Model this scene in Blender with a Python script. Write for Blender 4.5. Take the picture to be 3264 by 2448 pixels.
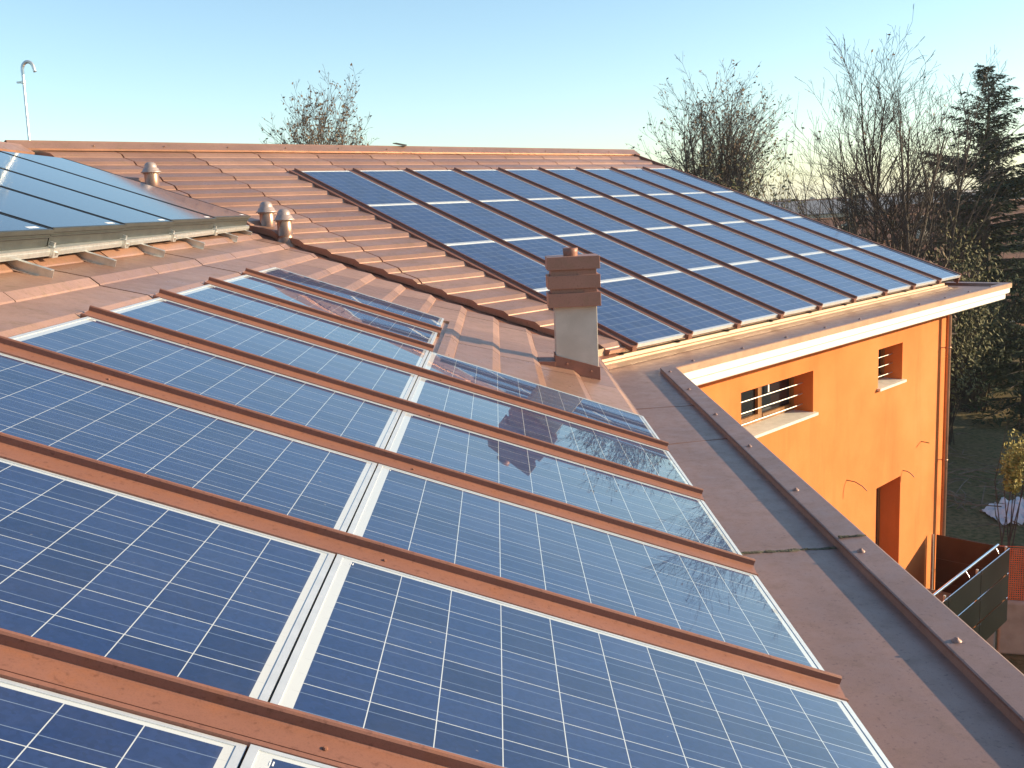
import bpy, bmesh, math, random
from mathutils import Vector, Matrix, noise
rad = math.radians
scene = bpy.context.scene
for o in list(bpy.data.objects): bpy.data.objects.remove(o)
COL = scene.collection

# ------------------------------------------------------------------ camera, sky, sun, exposure
F, RX, RY, RZ = 3197.98, 1.39630782, 0.0451046953, -0.0164975655
CAM = Vector((2.0947374, -9.54541706, 0.452963952))
cd = bpy.data.cameras.new('camera'); cam = bpy.data.objects.new('camera', cd); COL.objects.link(cam)
cam.location = CAM; cam.rotation_euler = (RX, RY, RZ)
cd.sensor_width = 36; cd.lens = F / 3264 * 36; cd.clip_start = .05; cd.clip_end = 9000
scene.camera = cam
SUN_EL, SUN_AZ = rad(15.2), rad(1.8)          # azimuth measured from +X towards +Y
w = bpy.data.worlds.new('World'); scene.world = w; w.use_nodes = True
nt = w.node_tree; nt.nodes.clear()
sky = nt.nodes.new('ShaderNodeTexSky'); sky.sky_type = 'NISHITA'; sky.sun_disc = False
sky.sun_elevation = SUN_EL; sky.sun_rotation = math.pi/2 - SUN_AZ
sky.altitude = 50; sky.air_density = 1.0; sky.dust_density = .35; sky.ozone_density = 1.6
bg = nt.nodes.new('ShaderNodeBackground'); bg.inputs[1].default_value = .13
wo = nt.nodes.new('ShaderNodeOutputWorld')
tint = nt.nodes.new('ShaderNodeMix'); tint.data_type = 'RGBA'; tint.blend_type = 'MULTIPLY'; tint.inputs[0].default_value = 1
tint.inputs[7].default_value = (.91, 1.0, 1.03, 1); hs = nt.nodes.new('ShaderNodeHueSaturation'); hs.inputs['Saturation'].default_value = .96
nt.links.new(sky.outputs[0], hs.inputs['Color']); nt.links.new(hs.outputs[0], tint.inputs[6]); nt.links.new(tint.outputs[2], bg.inputs[0]); nt.links.new(bg.outputs[0], wo.inputs[0])
sl = bpy.data.lights.new('sun', 'SUN'); sl.energy = 5.0; sl.angle = rad(.55); sl.color = (1, .78, .49)
so = bpy.data.objects.new('sun', sl); COL.objects.link(so)
sdir = Vector((math.cos(SUN_EL)*math.cos(SUN_AZ), math.cos(SUN_EL)*math.sin(SUN_AZ), math.sin(SUN_EL)))
so.rotation_euler = sdir.to_track_quat('Z', 'Y').to_euler(); so.location = (30, 0, 20)
scene.view_settings.view_transform = 'Standard'; scene.view_settings.look = 'None'
scene.view_settings.gamma = 1; scene.view_settings.exposure = .9

# ------------------------------------------------------------------ geometry frames
AL, PH = 0.346625752, 0.793486560
ca, sa = math.cos(AL), math.sin(AL)
P = 1.10258379
B0 = Vector((-0.877774996, 5.99016889, 1.13563501))
nA = Vector((sa, 0, ca)); vA = Vector((0, 1, 0)); uA = Vector((ca, 0, -sa))
vB = Vector((math.cos(PH), math.sin(PH), 0)); uBh = Vector((math.sin(PH), -math.cos(PH), 0))
uB = uBh*ca + Vector((0, 0, -sa)); nB = uBh*sa + Vector((0, 0, ca))
def A(s, t, h=0): return vA*s + uA*t + nA*h
def B(s, t, h=0): return B0 + vB*s + uB*t + nB*h
EB = B0 + uB*6.66
def W(s, d, z): q = EB + vB*s + uBh*d; q.z = z; return q
XE = 3.12254; S0 = (XE - EB.x)/vB.x
C0 = W(S0, 0, -1.127); KY = -(1 - math.sin(PH))/math.cos(PH)
VAL = Vector((1, KY, 0)).normalized()              # plan direction of the valley
VN = Vector((-VAL.y, VAL.x, 0))                    # points to the far slope side
GZ = -10.0
Rm = cam.rotation_euler.to_matrix()
def ray(px, py): return Rm @ Vector(((px-1632)/F, -(py-1224)/F, -1))
def at(px, py, dist): return CAM + ray(px, py)*dist
def atz(px, py, z): r = ray(px, py); return CAM + r*((z-CAM.z)/r.z)
def px2(px, dist, z):
    q = at(px, 660, dist); q.z = z; return q

# ------------------------------------------------------------------ materials
def mat(name):
    m = bpy.data.materials.new(name); m.use_nodes = True
    return m, m.node_tree, m.node_tree.nodes['Principled BSDF']
def nd(t, typ, **kw):
    n = t.nodes.new(typ)
    for k, v in kw.items():
        if isinstance(k, str) and hasattr(n, k): setattr(n, k, v)
    return n
def noise_tex(t, scale, detail=5, rough=.55, coord='Object', stretch=None):
    tc = t.nodes.new('ShaderNodeTexCoord'); n = t.nodes.new('ShaderNodeTexNoise')
    n.inputs['Scale'].default_value = scale; n.inputs['Detail'].default_value = detail; n.inputs['Roughness'].default_value = rough
    src = tc.outputs[coord]
    if stretch:
        mp = t.nodes.new('ShaderNodeMapping'); mp.inputs['Scale'].default_value = stretch
        t.links.new(src, mp.inputs[0]); src = mp.outputs[0]
    t.links.new(src, n.inputs['Vector']); return n
def ramp(t, src, stops):
    r = t.nodes.new('ShaderNodeValToRGB'); e = r.color_ramp.elements
    while len(e) < len(stops): e.new(.5)
    for i, (p, c) in enumerate(stops): e[i].position = p; e[i].color = (*c, 1) if len(c) == 3 else c
    t.links.new(src, r.inputs[0]); return r
def mixc(t, f, a, b, mode='MIX'):
    m = t.nodes.new('ShaderNodeMix'); m.data_type = 'RGBA'; m.blend_type = mode
    for s, v in ((0, f), (6, a), (7, b)):
        if hasattr(v, 'links'): t.links.new(v, m.inputs[s])
        else: m.inputs[s].default_value = v if s == 0 else (*v, 1)
    return m.outputs[2]
def mth(t, op, a, b=None, c=None, clamp=False):
    m = t.nodes.new('ShaderNodeMath'); m.operation = op; m.use_clamp = clamp
    for i, v in enumerate((a, b, c)):
        if v is None: continue
        if hasattr(v, 'links'): t.links.new(v, m.inputs[i])
        else: m.inputs[i].default_value = v
    return m.outputs[0]
def bump(t, bs, src, strength, dist=.01, sock='Normal'):
    b = t.nodes.new('ShaderNodeBump'); b.inputs['Strength'].default_value = strength; b.inputs['Distance'].default_value = dist
    t.links.new(src, b.inputs['Height']); t.links.new(b.outputs[0], bs.inputs[sock]); return b

def simple(name, c1, c2=None, scale=8, rough=.6, metal=0, bmp=0, spec=.5, detail=5, stretch=None, lo=.35, hi=.65, bscale=None, coord='Object', bdist=.01):
    m, t, b = mat(name)
    b.inputs['Roughness'].default_value = rough; b.inputs['Metallic'].default_value = metal
    b.inputs['Specular IOR Level'].default_value = spec
    if c2 is None: b.inputs['Base Color'].default_value = (*c1, 1)
    n = noise_tex(t, scale, detail, stretch=stretch, coord=coord)
    if c2 is not None:
        r = ramp(t, n.outputs[0], [(lo, c1), (hi, c2)]); t.links.new(r.outputs[0], b.inputs['Base Color'])
    if bmp:
        n2 = noise_tex(t, bscale or scale*4, 4, coord=coord)
        bump(t, b, n2.outputs[0], bmp, bdist)
    return m

def metal_brown(name, c, rough=.4, metal=.35, streak=(1, 1, 1), stain=(.24, .17, .085), stainamt=.5, bumpamt=.25):
    """pre-painted brown roofing sheet: cloudy tone, small dark specks, faint stains, slight oil-canning"""
    m, t, b = mat(name)
    n1 = noise_tex(t, 1.7, 4, .6, stretch=streak); n2 = noise_tex(t, 60, 2, .5); n3 = noise_tex(t, 9, 6, .7, stretch=streak)
    base = ramp(t, n1.outputs[0], [(.3, tuple(x*.86 for x in c)), (.7, tuple(x*1.1 for x in c))]).outputs[0]
    sm = ramp(t, n3.outputs[0], [(.52, (0, 0, 0)), (.8, (stainamt,)*3)]).outputs[0]
    base = mixc(t, sm, base, stain)
    sp = ramp(t, n2.outputs[0], [(.27, (.72, .68, .67)), (.38, (1, 1, 1)), (.70, (1.05, 1.04, 1.03))]).outputs[0]
    n5 = noise_tex(t, 210, 2, .6); base = mixc(t, 1.0, base, ramp(t, n5.outputs[0], [(.32, (.88, .87, .87)), (.5, (1, 1, 1))]).outputs[0], 'MULTIPLY')
    base = mixc(t, 1.0, base, sp, 'MULTIPLY')
    t.links.new(base, b.inputs['Base Color'])
    b.inputs['Metallic'].default_value = metal
    rr = ramp(t, n3.outputs[0], [(.3, (rough-.06,)*3), (.75, (rough+.14,)*3)]); t.links.new(rr.outputs[0], b.inputs['Roughness'])
    n4 = noise_tex(t, 2.2, 3, .5, stretch=streak)
    bump(t, b, n4.outputs[0], bumpamt, .02)
    return m

M = {}
M['tile'] = metal_brown('brown_roof_sheet', (.42, .235, .165), .33, .4, stainamt=.7)
M['collar'] = metal_brown('brown_chimney_sheet', (.37, .175, .120), .44, .3, stainamt=.5)
M['tile2'] = metal_brown('brown_roof_sheet_pale', (.46, .262, .185), .36, .38, stainamt=.8)
M['tile3'] = metal_brown('brown_roof_sheet_dark', (.385, .212, .150), .31, .42, stainamt=.55)
M['rail'] = metal_brown('brown_cover_sheet', (.275, .122, .082), .50, .2, stain=(.30, .105, .035), stainamt=.6)
M['gutter'] = metal_brown('brown_gutter_sheet', (.30, .180, .145), .40, .3, stain=(.17, .12, .09), stainamt=.5)
M['fascia'] = metal_brown('tan_fascia_sheet', (.42, .28, .19), .42, .3, stain=(.36, .26, .18), stainamt=.4)
M['copper'] = metal_brown('copper_pipe', (.42, .24, .16), .30, .75, stainamt=.3, bumpamt=.1)
M['cowl'] = simple('cowl_plastic_metal', (.36, .28, .25), (.43, .34, .30), 12, .42, .3, .1)
M['white'] = simple('white_cornice_paint', (.78, .77, .72), (.84, .83, .79), 5, .55, 0, .15, bscale=60)
M['alu'] = simple('aluminium_frame', (.70, .71, .70), (.80, .80, .78), 14, .34, .55, .05)
M['steel'] = simple('galvanised_steel', (.60, .62, .60), (.74, .74, .71), 25, .36, .75, .1)
M['greyframe'] = simple('grey_collector_case', (.048, .053, .050), (.065, .070, .065), 10, .45, .25, .08)
M['black'] = simple('black_rubber', (.012, .012, .012), None, 8, .6)
M['dark'] = simple('dark_underlay', (.03, .018, .014), None, 4, .8)
M['orange'] = simple('orange_render', (.66, .205, .034), (.74, .245, .050), 1.6, .88, 0, .5, spec=.25, bscale=110, bdist=.004)
def wall_mat():
    m, t, b = mat('orange_render_wall'); b.inputs['Roughness'].default_value = .88; b.inputs['Specular IOR Level'].default_value = .25
    n1 = noise_tex(t, .9, 5, .6); n2 = noise_tex(t, 2.2, 5, .65, stretch=(1, 1, .12)); n3 = noise_tex(t, 150, 2, .5)
    base = ramp(t, n1.outputs[0], [(.3, (.62, .190, .050)), (.5, (.68, .220, .062)), (.72, (.73, .250, .078))]).outputs[0]
    st_ = ramp(t, n2.outputs[0], [(.50, (1, 1, 1)), (.78, (.84, .80, .76))]).outputs[0]
    base = mixc(t, 1.0, base, st_, 'MULTIPLY')
    gr = ramp(t, n3.outputs[0], [(.30, (.86, .84, .82)), (.55, (1, 1, 1))]).outputs[0]
    t.links.new(mixc(t, 1.0, base, gr, 'MULTIPLY'), b.inputs['Base Color']); bump(t, b, n3.outputs[0], .5, .006); return m
M['orange'] = wall_mat()
M['marble'] = simple('pale_sill_stone', (.60, .59, .53), (.70, .69, .63), 9, .5)
M['wood'] = simple('varnished_wood', (.19, .085, .028), (.33, .16, .055), 9, .38, 0, .1, stretch=(1, 1, .15))
M['interior'] = simple('dark_room', (.03, .02, .018), None, 3, .8)
M['plaster'] = simple('grey_chimney_render', (.50, .44, .36), (.60, .53, .44), 5, .85, 0, .5, bscale=90, bdist=.004)
M['railing_panel'] = simple('dark_laminate', (.007, .009, .0085), (.012, .014, .013), 2.5, .30, 0, .05, spec=.3)
M['railing_inner'] = simple('brown_laminate', (.045, .022, .016), (.06, .03, .022), 3, .5)
M['concrete'] = simple('beige_concrete', (.30, .255, .20), (.40, .345, .28), 2.2, .85, 0, .4, bscale=40)
M['bark'] = simple('tree_bark', (.055, .042, .033), (.105, .082, .062), 5, .9, 0, .4, bscale=30)
M['twig'] = simple('twig_bark', (.048, .034, .028), (.09, .066, .052), 1.2, .85)
M['leafdry'] = simple('dry_leaves', (.09, .055, .035), (.15, .10, .055), 3, .8)
M['needle'] = simple('conifer_needles', (.012, .025, .010), (.040, .060, .022), 1.3, .8, spec=.25)
M['shrubleaf'] = simple('olive_leaves', (.055, .062, .018), (.13, .115, .035), 1.6, .8)
M['yellowleaf'] = simple('yellow_leaves', (.20, .17, .02), (.34, .26, .04), 3, .7)
M['rooftile'] = simple('clay_roof_tiles', (.12, .055, .036), (.19, .085, .052), 1.2, .85, 0, .5, bscale=8)
M['houserender'] = simple('house_render', (.34, .17, .10), (.42, .22, .13), .7, .9)
M['housepale'] = simple('pale_house_render', (.5, .44, .36), (.58, .52, .43), .7, .9)
M['greyroof'] = simple('slate_grey_roof', (.15, .15, .16), (.22, .215, .22), .6, .7)
M['glassdark'] = simple('window_glass', (.02, .023, .028), None, 3, .08)
M['net'] = simple('orange_net_plastic', (.62, .11, .025), (.72, .15, .035), 4, .6)
M['sheetwhite'] = simple('white_sheeting', (.55, .56, .60), (.70, .71, .74), 4, .5, 0, .3)
M['debris'] = simple('cut_branches', (.09, .07, .05), (.19, .155, .11), 3, .9)
M['chrome'] = simple('polished_steel_tube', (.8, .8, .78), None, 4, .14, 1)
M['cable'] = simple('brown_cable', (.10, .05, .03), None, 4, .5)
M['green'] = simple('green_tape', (.02, .16, .05), None, 4, .5)
M['moss'] = simple('mossy_sealant', (.075, .070, .045), (.15, .13, .085), 30, .95, 0, .8, bscale=60)
M['sticker'] = simple('white_sticker', (.85, .85, .84), None, 4, .4)

def glass_over(name, builder, bumpscale=2.2, bumpstr=.12, coat_r=.012, bs=(1, 1, 1), rough=.42):
    m, t, b = mat(name)
    b.inputs['Roughness'].default_value = rough
    b.inputs['Coat Weight'].default_value = 1; b.inputs['Coat Roughness'].default_value = coat_r; b.inputs['Coat IOR'].default_value = 1.52
    builder(t, b)
    oi = t.nodes.new('ShaderNodeObjectInfo'); tc = t.nodes.new('ShaderNodeTexCoord')
    mp = t.nodes.new('ShaderNodeMapping'); mp.inputs['Scale'].default_value = bs
    va = t.nodes.new('ShaderNodeVectorMath'); va.operation = 'ADD'
    cx = t.nodes.new('ShaderNodeCombineXYZ')
    t.links.new(mth(t, 'MULTIPLY', oi.outputs['Random'], 37.0), cx.inputs[2]); t.links.new(mth(t, 'MULTIPLY', oi.outputs['Random'], 11.0), cx.inputs[0])
    t.links.new(tc.outputs['Object'], va.inputs[0]); t.links.new(cx.outputs[0], va.inputs[1]); t.links.new(va.outputs[0], mp.inputs[0])
    n = t.nodes.new('ShaderNodeTexNoise'); n.inputs['Scale'].default_value = bumpscale; n.inputs['Detail'].default_value = .6
    t.links.new(mp.outputs[0], n.inputs['Vector'])
    bump(t, b, n.outputs[0], bumpstr, .02, 'Coat Normal')
    return m
CP = .1575
def cells(t, b):
    tc = t.nodes.new('ShaderNodeTexCoord'); sp = t.nodes.new('ShaderNodeSeparateXYZ'); t.links.new(tc.outputs['Object'], sp.inputs[0])
    x0 = (.99 - (6*CP-.003))/2; y0 = .034
    u = mth(t, 'DIVIDE', mth(t, 'SUBTRACT', sp.outputs[0], x0), CP); v = mth(t, 'DIVIDE', mth(t, 'SUBTRACT', sp.outputs[1], y0), CP)
    fu = mth(t, 'FRACT', u); fv = mth(t, 'FRACT', v)
    ins = mth(t, 'LESS_THAN', fu, .984)
    for q in (mth(t, 'LESS_THAN', fv, .984), mth(t, 'GREATER_THAN', u, 0), mth(t, 'LESS_THAN', u, 6), mth(t, 'GREATER_THAN', v, 0), mth(t, 'LESS_THAN', v, 10)):
        ins = mth(t, 'MULTIPLY', ins, q)
    b1 = mth(t, 'LESS_THAN', mth(t, 'ABSOLUTE', mth(t, 'SUBTRACT', fu, .255)), .0072)
    b2 = mth(t, 'LESS_THAN', mth(t, 'ABSOLUTE', mth(t, 'SUBTRACT', fu, .725)), .0072)
    bb = mth(t, 'MULTIPLY', mth(t, 'ADD', b1, b2), mth(t, 'MULTIPLY', mth(t, 'GREATER_THAN', v, -.12), mth(t, 'LESS_THAN', v, 10.1)))
    oi = t.nodes.new('ShaderNodeObjectInfo')
    cx = t.nodes.new('ShaderNodeCombineXYZ')
    t.links.new(mth(t, 'FLOOR', u), cx.inputs[0]); t.links.new(mth(t, 'FLOOR', v), cx.inputs[1]); t.links.new(mth(t, 'MULTIPLY', oi.outputs['Random'], 91.0), cx.inputs[2])
    wn = t.nodes.new('ShaderNodeTexWhiteNoise'); wn.noise_dimensions = '3D'; t.links.new(cx.outputs[0], wn.inputs[0])
    cell = ramp(t, wn.outputs[0], [(0, (.008, .018, .070)), (.5, (.011, .026, .098)), (1, (.016, .034, .112))]).outputs[0]
    vo = t.nodes.new('ShaderNodeTexVoronoi'); vo.inputs['Scale'].default_value = 95; t.links.new(tc.outputs['Object'], vo.inputs['Vector'])
    cr = ramp(t, vo.outputs['Color'], [(0, (.78, .78, .8)), (1, (1.25, 1.22, 1.2))]).outputs[0]
    cell = mixc(t, 1.0, cell, cr, 'MULTIPLY')
    cell = mixc(t, bb, cell, (.15, .20, .30))
    back = mixc(t, mth(t, 'MULTIPLY', bb, .35), (.53, .56, .57), (.36, .37, .39))
    full = mixc(t, ins, back, cell)
    va = t.nodes.new('ShaderNodeVectorMath'); va.operation = 'ADD'; c2 = t.nodes.new('ShaderNodeCombineXYZ'); t.links.new(mth(t, 'MULTIPLY', oi.outputs['Random'], 53.0), c2.inputs[2])
    t.links.new(tc.outputs['Object'], va.inputs[0]); t.links.new(c2.outputs[0], va.inputs[1])
    dn = t.nodes.new('ShaderNodeTexNoise'); dn.inputs['Scale'].default_value = 2.6; dn.inputs['Detail'].default_value = 8; dn.inputs['Roughness'].default_value = .75; t.links.new(va.outputs[0], dn.inputs['Vector'])
    ds = t.nodes.new('ShaderNodeTexNoise'); ds.inputs['Scale'].default_value = 34; ds.inputs['Detail'].default_value = 1; t.links.new(va.outputs[0], ds.inputs['Vector'])
    edge_ = mth(t, 'MULTIPLY', mth(t, 'MULTIPLY', mth(t, 'SUBTRACT', .045, sp.outputs[1], clamp=True), 9.0), dn.outputs[0])
    f1 = ramp(t, dn.outputs[0], [(.42, (0, 0, 0)), (.75, (.05,)*3)]).outputs[0]; f2 = ramp(t, ds.outputs[0], [(.80, (0, 0, 0)), (.84, (.5,)*3)]).outputs[0]
    fac = mth(t, 'ADD', mth(t, 'ADD', f1, f2), edge_, clamp=True)
    t.links.new(mixc(t, fac, full, (.34, .31, .27)), b.inputs['Base Color'])
M['pv'] = glass_over('solar_cells_under_glass', cells, 1.3, .085, .012, (1, .55, 1))
def absorber(t, b):
    n = noise_tex(t, .8, 3); t.links.new(ramp(t, n.outputs[0], [(.3, (.010, .016, .034)), (.7, (.018, .028, .052))]).outputs[0], b.inputs['Base Color'])
M['thermal'] = glass_over('collector_glass', absorber, 1.2, .04, .075, (1, 1, 1), .5)

def ground_mat():
    m, t, b = mat('ground_grass_leaves'); b.inputs['Roughness'].default_value = .95; b.inputs['Specular IOR Level'].default_value = .15
    n1 = noise_tex(t, .05, 6, .6); n2 = noise_tex(t, 5, 4, .7); n3 = noise_tex(t, .6, 5, .6)
    g = ramp(t, n3.outputs[0], [(.35, (.07, .085, .03)), (.6, (.12, .105, .05))]).outputs[0]
    l = ramp(t, n2.outputs[0], [(.40, (.04, .04, .018)), (.52, (.18, .125, .065)), (.68, (.30, .21, .12))]).outputs[0]
    c = mixc(t, ramp(t, n1.outputs[0], [(.42, (.35,)*3), (.6, (.8,)*3)]).outputs[0], g, l)
    t.links.new(c, b.inputs['Base Color']); bump(t, b, n2.outputs[0], .8, .05)
    return m
M['ground'] = ground_mat()

# ------------------------------------------------------------------ mesh helpers
class MB:
    def __init__(self): self.v = []; self.f = []; self.m = []
    def face(self, pts, mi=0):
        n = len(self.v); self.v += [tuple(p) for p in pts]; self.f.append(tuple(range(n, n+len(pts)))); self.m.append(mi)
    def hexa(self, c, mi=0):           # 8 corners: 0-3 one side, 4-7 the opposite side
        n = len(self.v); self.v += [tuple(p) for p in c]
        for q in ((0, 1, 2, 3), (7, 6, 5, 4), (0, 4, 5, 1), (1, 5, 6, 2), (2, 6, 7, 3), (3, 7, 4, 0)): self.f.append(tuple(n+i for i in q)); self.m.append(mi)
    def boxf(self, fn, a0, a1, b0, b1, c0, c1, mi=0):
        self.hexa([fn(a0, b0, c0), fn(a1, b0, c0), fn(a1, b1, c0), fn(a0, b1, c0), fn(a0, b0, c1), fn(a1, b0, c1), fn(a1, b1, c1), fn(a0, b1, c1)], mi)
    def strip(self, rows, mi=0, closed=False):   # list of point rows -> quads
        n0 = len(self.v); k = len(rows[0])
        for r in rows: self.v += [tuple(p) for p in r]
        for i in range(len(rows)-1):
            for j in range(k if closed else k-1):
                a = n0+i*k+j; b_ = n0+i*k+(j+1) % k
                self.f.append((a, b_, b_+k, a+k)); self.m.append(mi)
    def tube(self, pts, rads, n=8, mi=0, caps=True):
        pts = [Vector(p) for p in pts]; rows = []; prev = None
        for i, p in enumerate(pts):
            d = (pts[min(i+1, len(pts)-1)] - pts[max(i-1, 0)])
            if d.length < 1e-9: d = Vector((0, 0, 1))
            d.normalize()
            if prev is None: x = d.orthogonal().normalized()
            else:
                x = prev - d*prev.dot(d)
                x = x.normalized() if x.length > 1e-6 else d.orthogonal().normalized()
            prev = x; y = d.cross(x); r = rads[i] if isinstance(rads, (list, tuple)) else rads
            rows.append([p + x*(r*math.cos(2*math.pi*j/n)) + y*(r*math.sin(2*math.pi*j/n)) for j in range(n)])
        self.strip(rows, mi, True)
        if caps: self.face(rows[0][::-1], mi); self.face(rows[-1], mi)
    def lathe(self, base, prof, n=24, mi=0, axis=None):
        rows = []
        for r, z in prof: rows.append([Vector(base)+Vector((r*math.cos(2*math.pi*j/n), r*math.sin(2*math.pi*j/n), z)) for j in range(n)])
        self.strip(rows, mi, True); self.face(rows[0][::-1], mi); self.face(rows[-1], mi)
    def build(self, name, mats, parent=None, smooth=False, loc=None, recalc=True, bevel=0):
        me = bpy.data.meshes.new(name)
        o0 = Vector(loc) if loc is not None else Vector((0, 0, 0))
        me.from_pydata([tuple(Vector(v)-o0) for v in self.v], [], self.f)
        if not isinstance(mats, (list, tuple)): mats = [mats]
        for mm in mats: me.materials.append(mm)
        me.polygons.foreach_set('material_index', self.m)
        if recalc or bevel:
            bm = bmesh.new(); bm.from_mesh(me)
            bmesh.ops.recalc_face_normals(bm, faces=bm.faces); bm.to_mesh(me); bm.free()
        if smooth: me.polygons.foreach_set('use_smooth', [True]*len(me.polygons))
        me.update()
        o = bpy.data.objects.new(name, me); COL.objects.link(o)
        if parent is not None:
            o.parent = parent
            off = world_loc(parent)
            o.location = o0 - off
        else: o.location = o0
        if bevel:
            bv = o.modifiers.new('edge', 'BEVEL'); bv.width = bevel; bv.segments = 2; bv.limit_method = 'ANGLE'
        return o
def world_loc(o):
    q = Vector((0, 0, 0))
    while o is not None: q = q + o.location; o = o.parent
    return q
def thing(name, label, cat, loc=(0, 0, 0), group=None):
    o = bpy.data.objects.new(name, None); COL.objects.link(o); o.location = loc; o.empty_display_size = .3
    o['label'] = label; o['category'] = cat
    if group: o['group'] = group
    return o
def tag(o, label, cat, group=None):
    o['label'] = label; o['category'] = cat
    if group: o['group'] = group
    return o

# ------------------------------------------------------------------ ground
g = MB(); g.face([(-1500, -1500, GZ), (1500, -1500, GZ), (1500, 1500, GZ), (-1500, 1500, GZ)])
o = g.build('ground', M['ground']); o['kind'] = 'structure'

# ------------------------------------------------------------------ the building
bld = thing('apartment_building', 'orange rendered building with brown metal tiled roofs, white cornice and grey chimney', 'building', (0, 0, GZ))

CL = .37
def prof_h(t, ph):              # height of the stepped tile sheet at slope distance t
    q = ((t-ph) % CL)/CL
    if q < .80: return -.036 + (.031)*(q/.80)
    if q < .975: return -.005 - .024*((q-.80)/.175)
    return -.029 - .009*((q-.975)/.025)
def course_ts(t0, t1, ph):
    ts = {t0, t1}; k = math.floor((t0-ph)/CL)-1
    while ph+k*CL < t1:
        for q in (0, .4, .80, .975, .99999):
            t = ph+(k+q)*CL
            if t0 < t < t1: ts.add(t)
        k += 1
    return sorted(ts)
rnd = random.Random(5)
def tile_sheet(mb, fn, s0, s1, t0, t1, ph, ns=1):
    g_ = .0075 if fn is A else .011; s0 += g_; s1 -= g_
    ts = course_ts(t0, t1, ph); wob = rnd.uniform(-.002, .002); mi = rnd.choice((0, 0, 1, 2)); n0 = len(mb.f)
    rows = [[fn(s0+(s1-s0)*i/ns, t, prof_h(t, ph)+wob) for i in range(ns+1)] for t in ts]
    mb.strip(rows)
    for s in (s0, s1):
        mb.strip([[fn(s, t, prof_h(t, ph)+wob), fn(s, t, prof_h(t, ph)-.035)] for t in ts])
    mb.face([fn(s0, t1, prof_h(t1, ph)+wob), fn(s1, t1, prof_h(t1, ph)+wob), fn(s1, t1, -.075), fn(s0, t1, -.075)])
    for i in range(n0, len(mb.f)): mb.m[i] = mi
TM = [M['tile'], M['tile2'], M['tile3']]
def runs(mb, fn, s0, s1, t0, t1, ph, nc=3):
    k = math.ceil((t0-ph)/CL+.3); a = t0
    while a < t1-.01:
        e_ = min(t1, ph+(k+nc)*CL-.0008); 
        if t1-e_ < .2: e_ = t1
        tile_sheet(mb, fn, s0, s1, a, e_, ph); a = e_+.0004; k += nc
def clip(mb, co, no):
    bm = bmesh.new(); vs = [bm.verts.new(v) for v in mb.v]
    for f_, mi in zip(mb.f, mb.m):
        f2 = bm.faces.new([vs[i] for i in f_]); f2.material_index = mi
    bmesh.ops.bisect_plane(bm, geom=bm.verts[:]+bm.edges[:]+bm.faces[:], plane_co=co, plane_no=no, clear_outer=True, dist=1e-5)
    out = MB(); bm.verts.index_update()
    out.v = [tuple(v.co) for v in bm.verts]; out.f = [tuple(v.index for v in f_.verts) for f_ in bm.faces]; out.m = [f_.material_index for f_ in bm.faces]
    bm.free(); return out
TR = -4.36
PHA, PHB = 0.0, .29
near = MB()
for k in range(-8, 7):                         # sheets between s=-(k+1)P and -kP
    s1, s0 = -k*P, -(k+1)*P
    runs(near, A, s0, s1, TR, -.012, PHA)
    if k < 0: runs(near, A, s0, s1, -.012, 3.345, PHA)
    elif k < 2: runs(near, A, s0, s1, 1.715, 3.345, PHA)
near = clip(near, C0 - VN*.03, VN)
near = near.build('near_roof_slope', TM, bld)
near2 = MB()
for k in range(7, 9): tile_sheet(near2, A, -(k+1)*P, -k*P, TR, -.012, PHA)
near2.build('near_roof_slope', TM, bld)
far = MB()
SJ = -.1026
for j in range(-5, 9):
    s0 = SJ + j*P; s1 = s0+P
    if j == 8: s1 = 8*P+.99
    runs(far, B, s0, s1, -1.16, -.012, PHB)
    if j < 0: runs(far, B, s0, s1, -.012, 6.63, PHB)
CUT = C0 + VN*.26
far = clip(far, CUT, -VN)
far.build('far_roof_slope', TM, bld)
# turned-down cut edge of the far tiles along the valley
edge = MB(); ts = course_ts(-1.2, 6.63, PHB); rows = []
for t in ts:
    # point on cut line: solve (B(s,t)-CUT).VN = 0
    b0 = B(0, t, 0); s = -(b0-CUT).dot(VN)/vB.dot(VN)
    hh = prof_h(t, PHB)
    rows.append([B(s-.002, t, hh+.003), B(s-.004, t, hh-.02), B(s-.006, t, -.090+.5*(hh+.02))])
edge.strip(rows); edge.build('cut_tile_edge', M['tile'], bld)
# underlay decks and the valley gutter sheet
deck = MB()
def valley_pt(t, off, h, side):
    if side == 'A': b0 = A(0, t, h); s = -(b0-(C0+VN*off)).dot(VN)/vA.dot(VN); return A(s, t, h)
    b0 = B(0, t, h); s = -(b0-(C0+VN*off)).dot(VN)/vB.dot(VN); return B(s, t, h)
deck.face([A(-9.2, TR, -.075), valley_pt(TR, -.02, -.075, 'A'), valley_pt(3.33, -.02, -.075, 'A'), A(-9.2, 3.33, -.075)])
deck.face([valley_pt(-1.2, .3, -.11, 'B'), B(9.8, -1.2, -.11), B(9.8, 6.62, -.11), valley_pt(6.62, .3, -.11, 'B')])
deck.face([A(-9.2, TR, -.05), valley_pt(TR, -.02, -.05, 'A'), valley_pt(TR, -.02, -.05, 'A')+Vector((-4.5, 0, -1.65)), A(-9.2, TR, -.05)+Vector((-4.5, 0, -1.65))])
deck.face([B(-3.4, -1.2, -.05), B(9.8, -1.2, -.05), B(9.8, -1.2, -.05)-uBh*6.2+Vector((0, 0, -2.25)), B(-3.4, -1.2, -.05)-uBh*6.2+Vector((0, 0, -2.25))])
deck.build('roof_deck', M['dark'], bld)
vg = MB(); N = 24; rows = []
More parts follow.
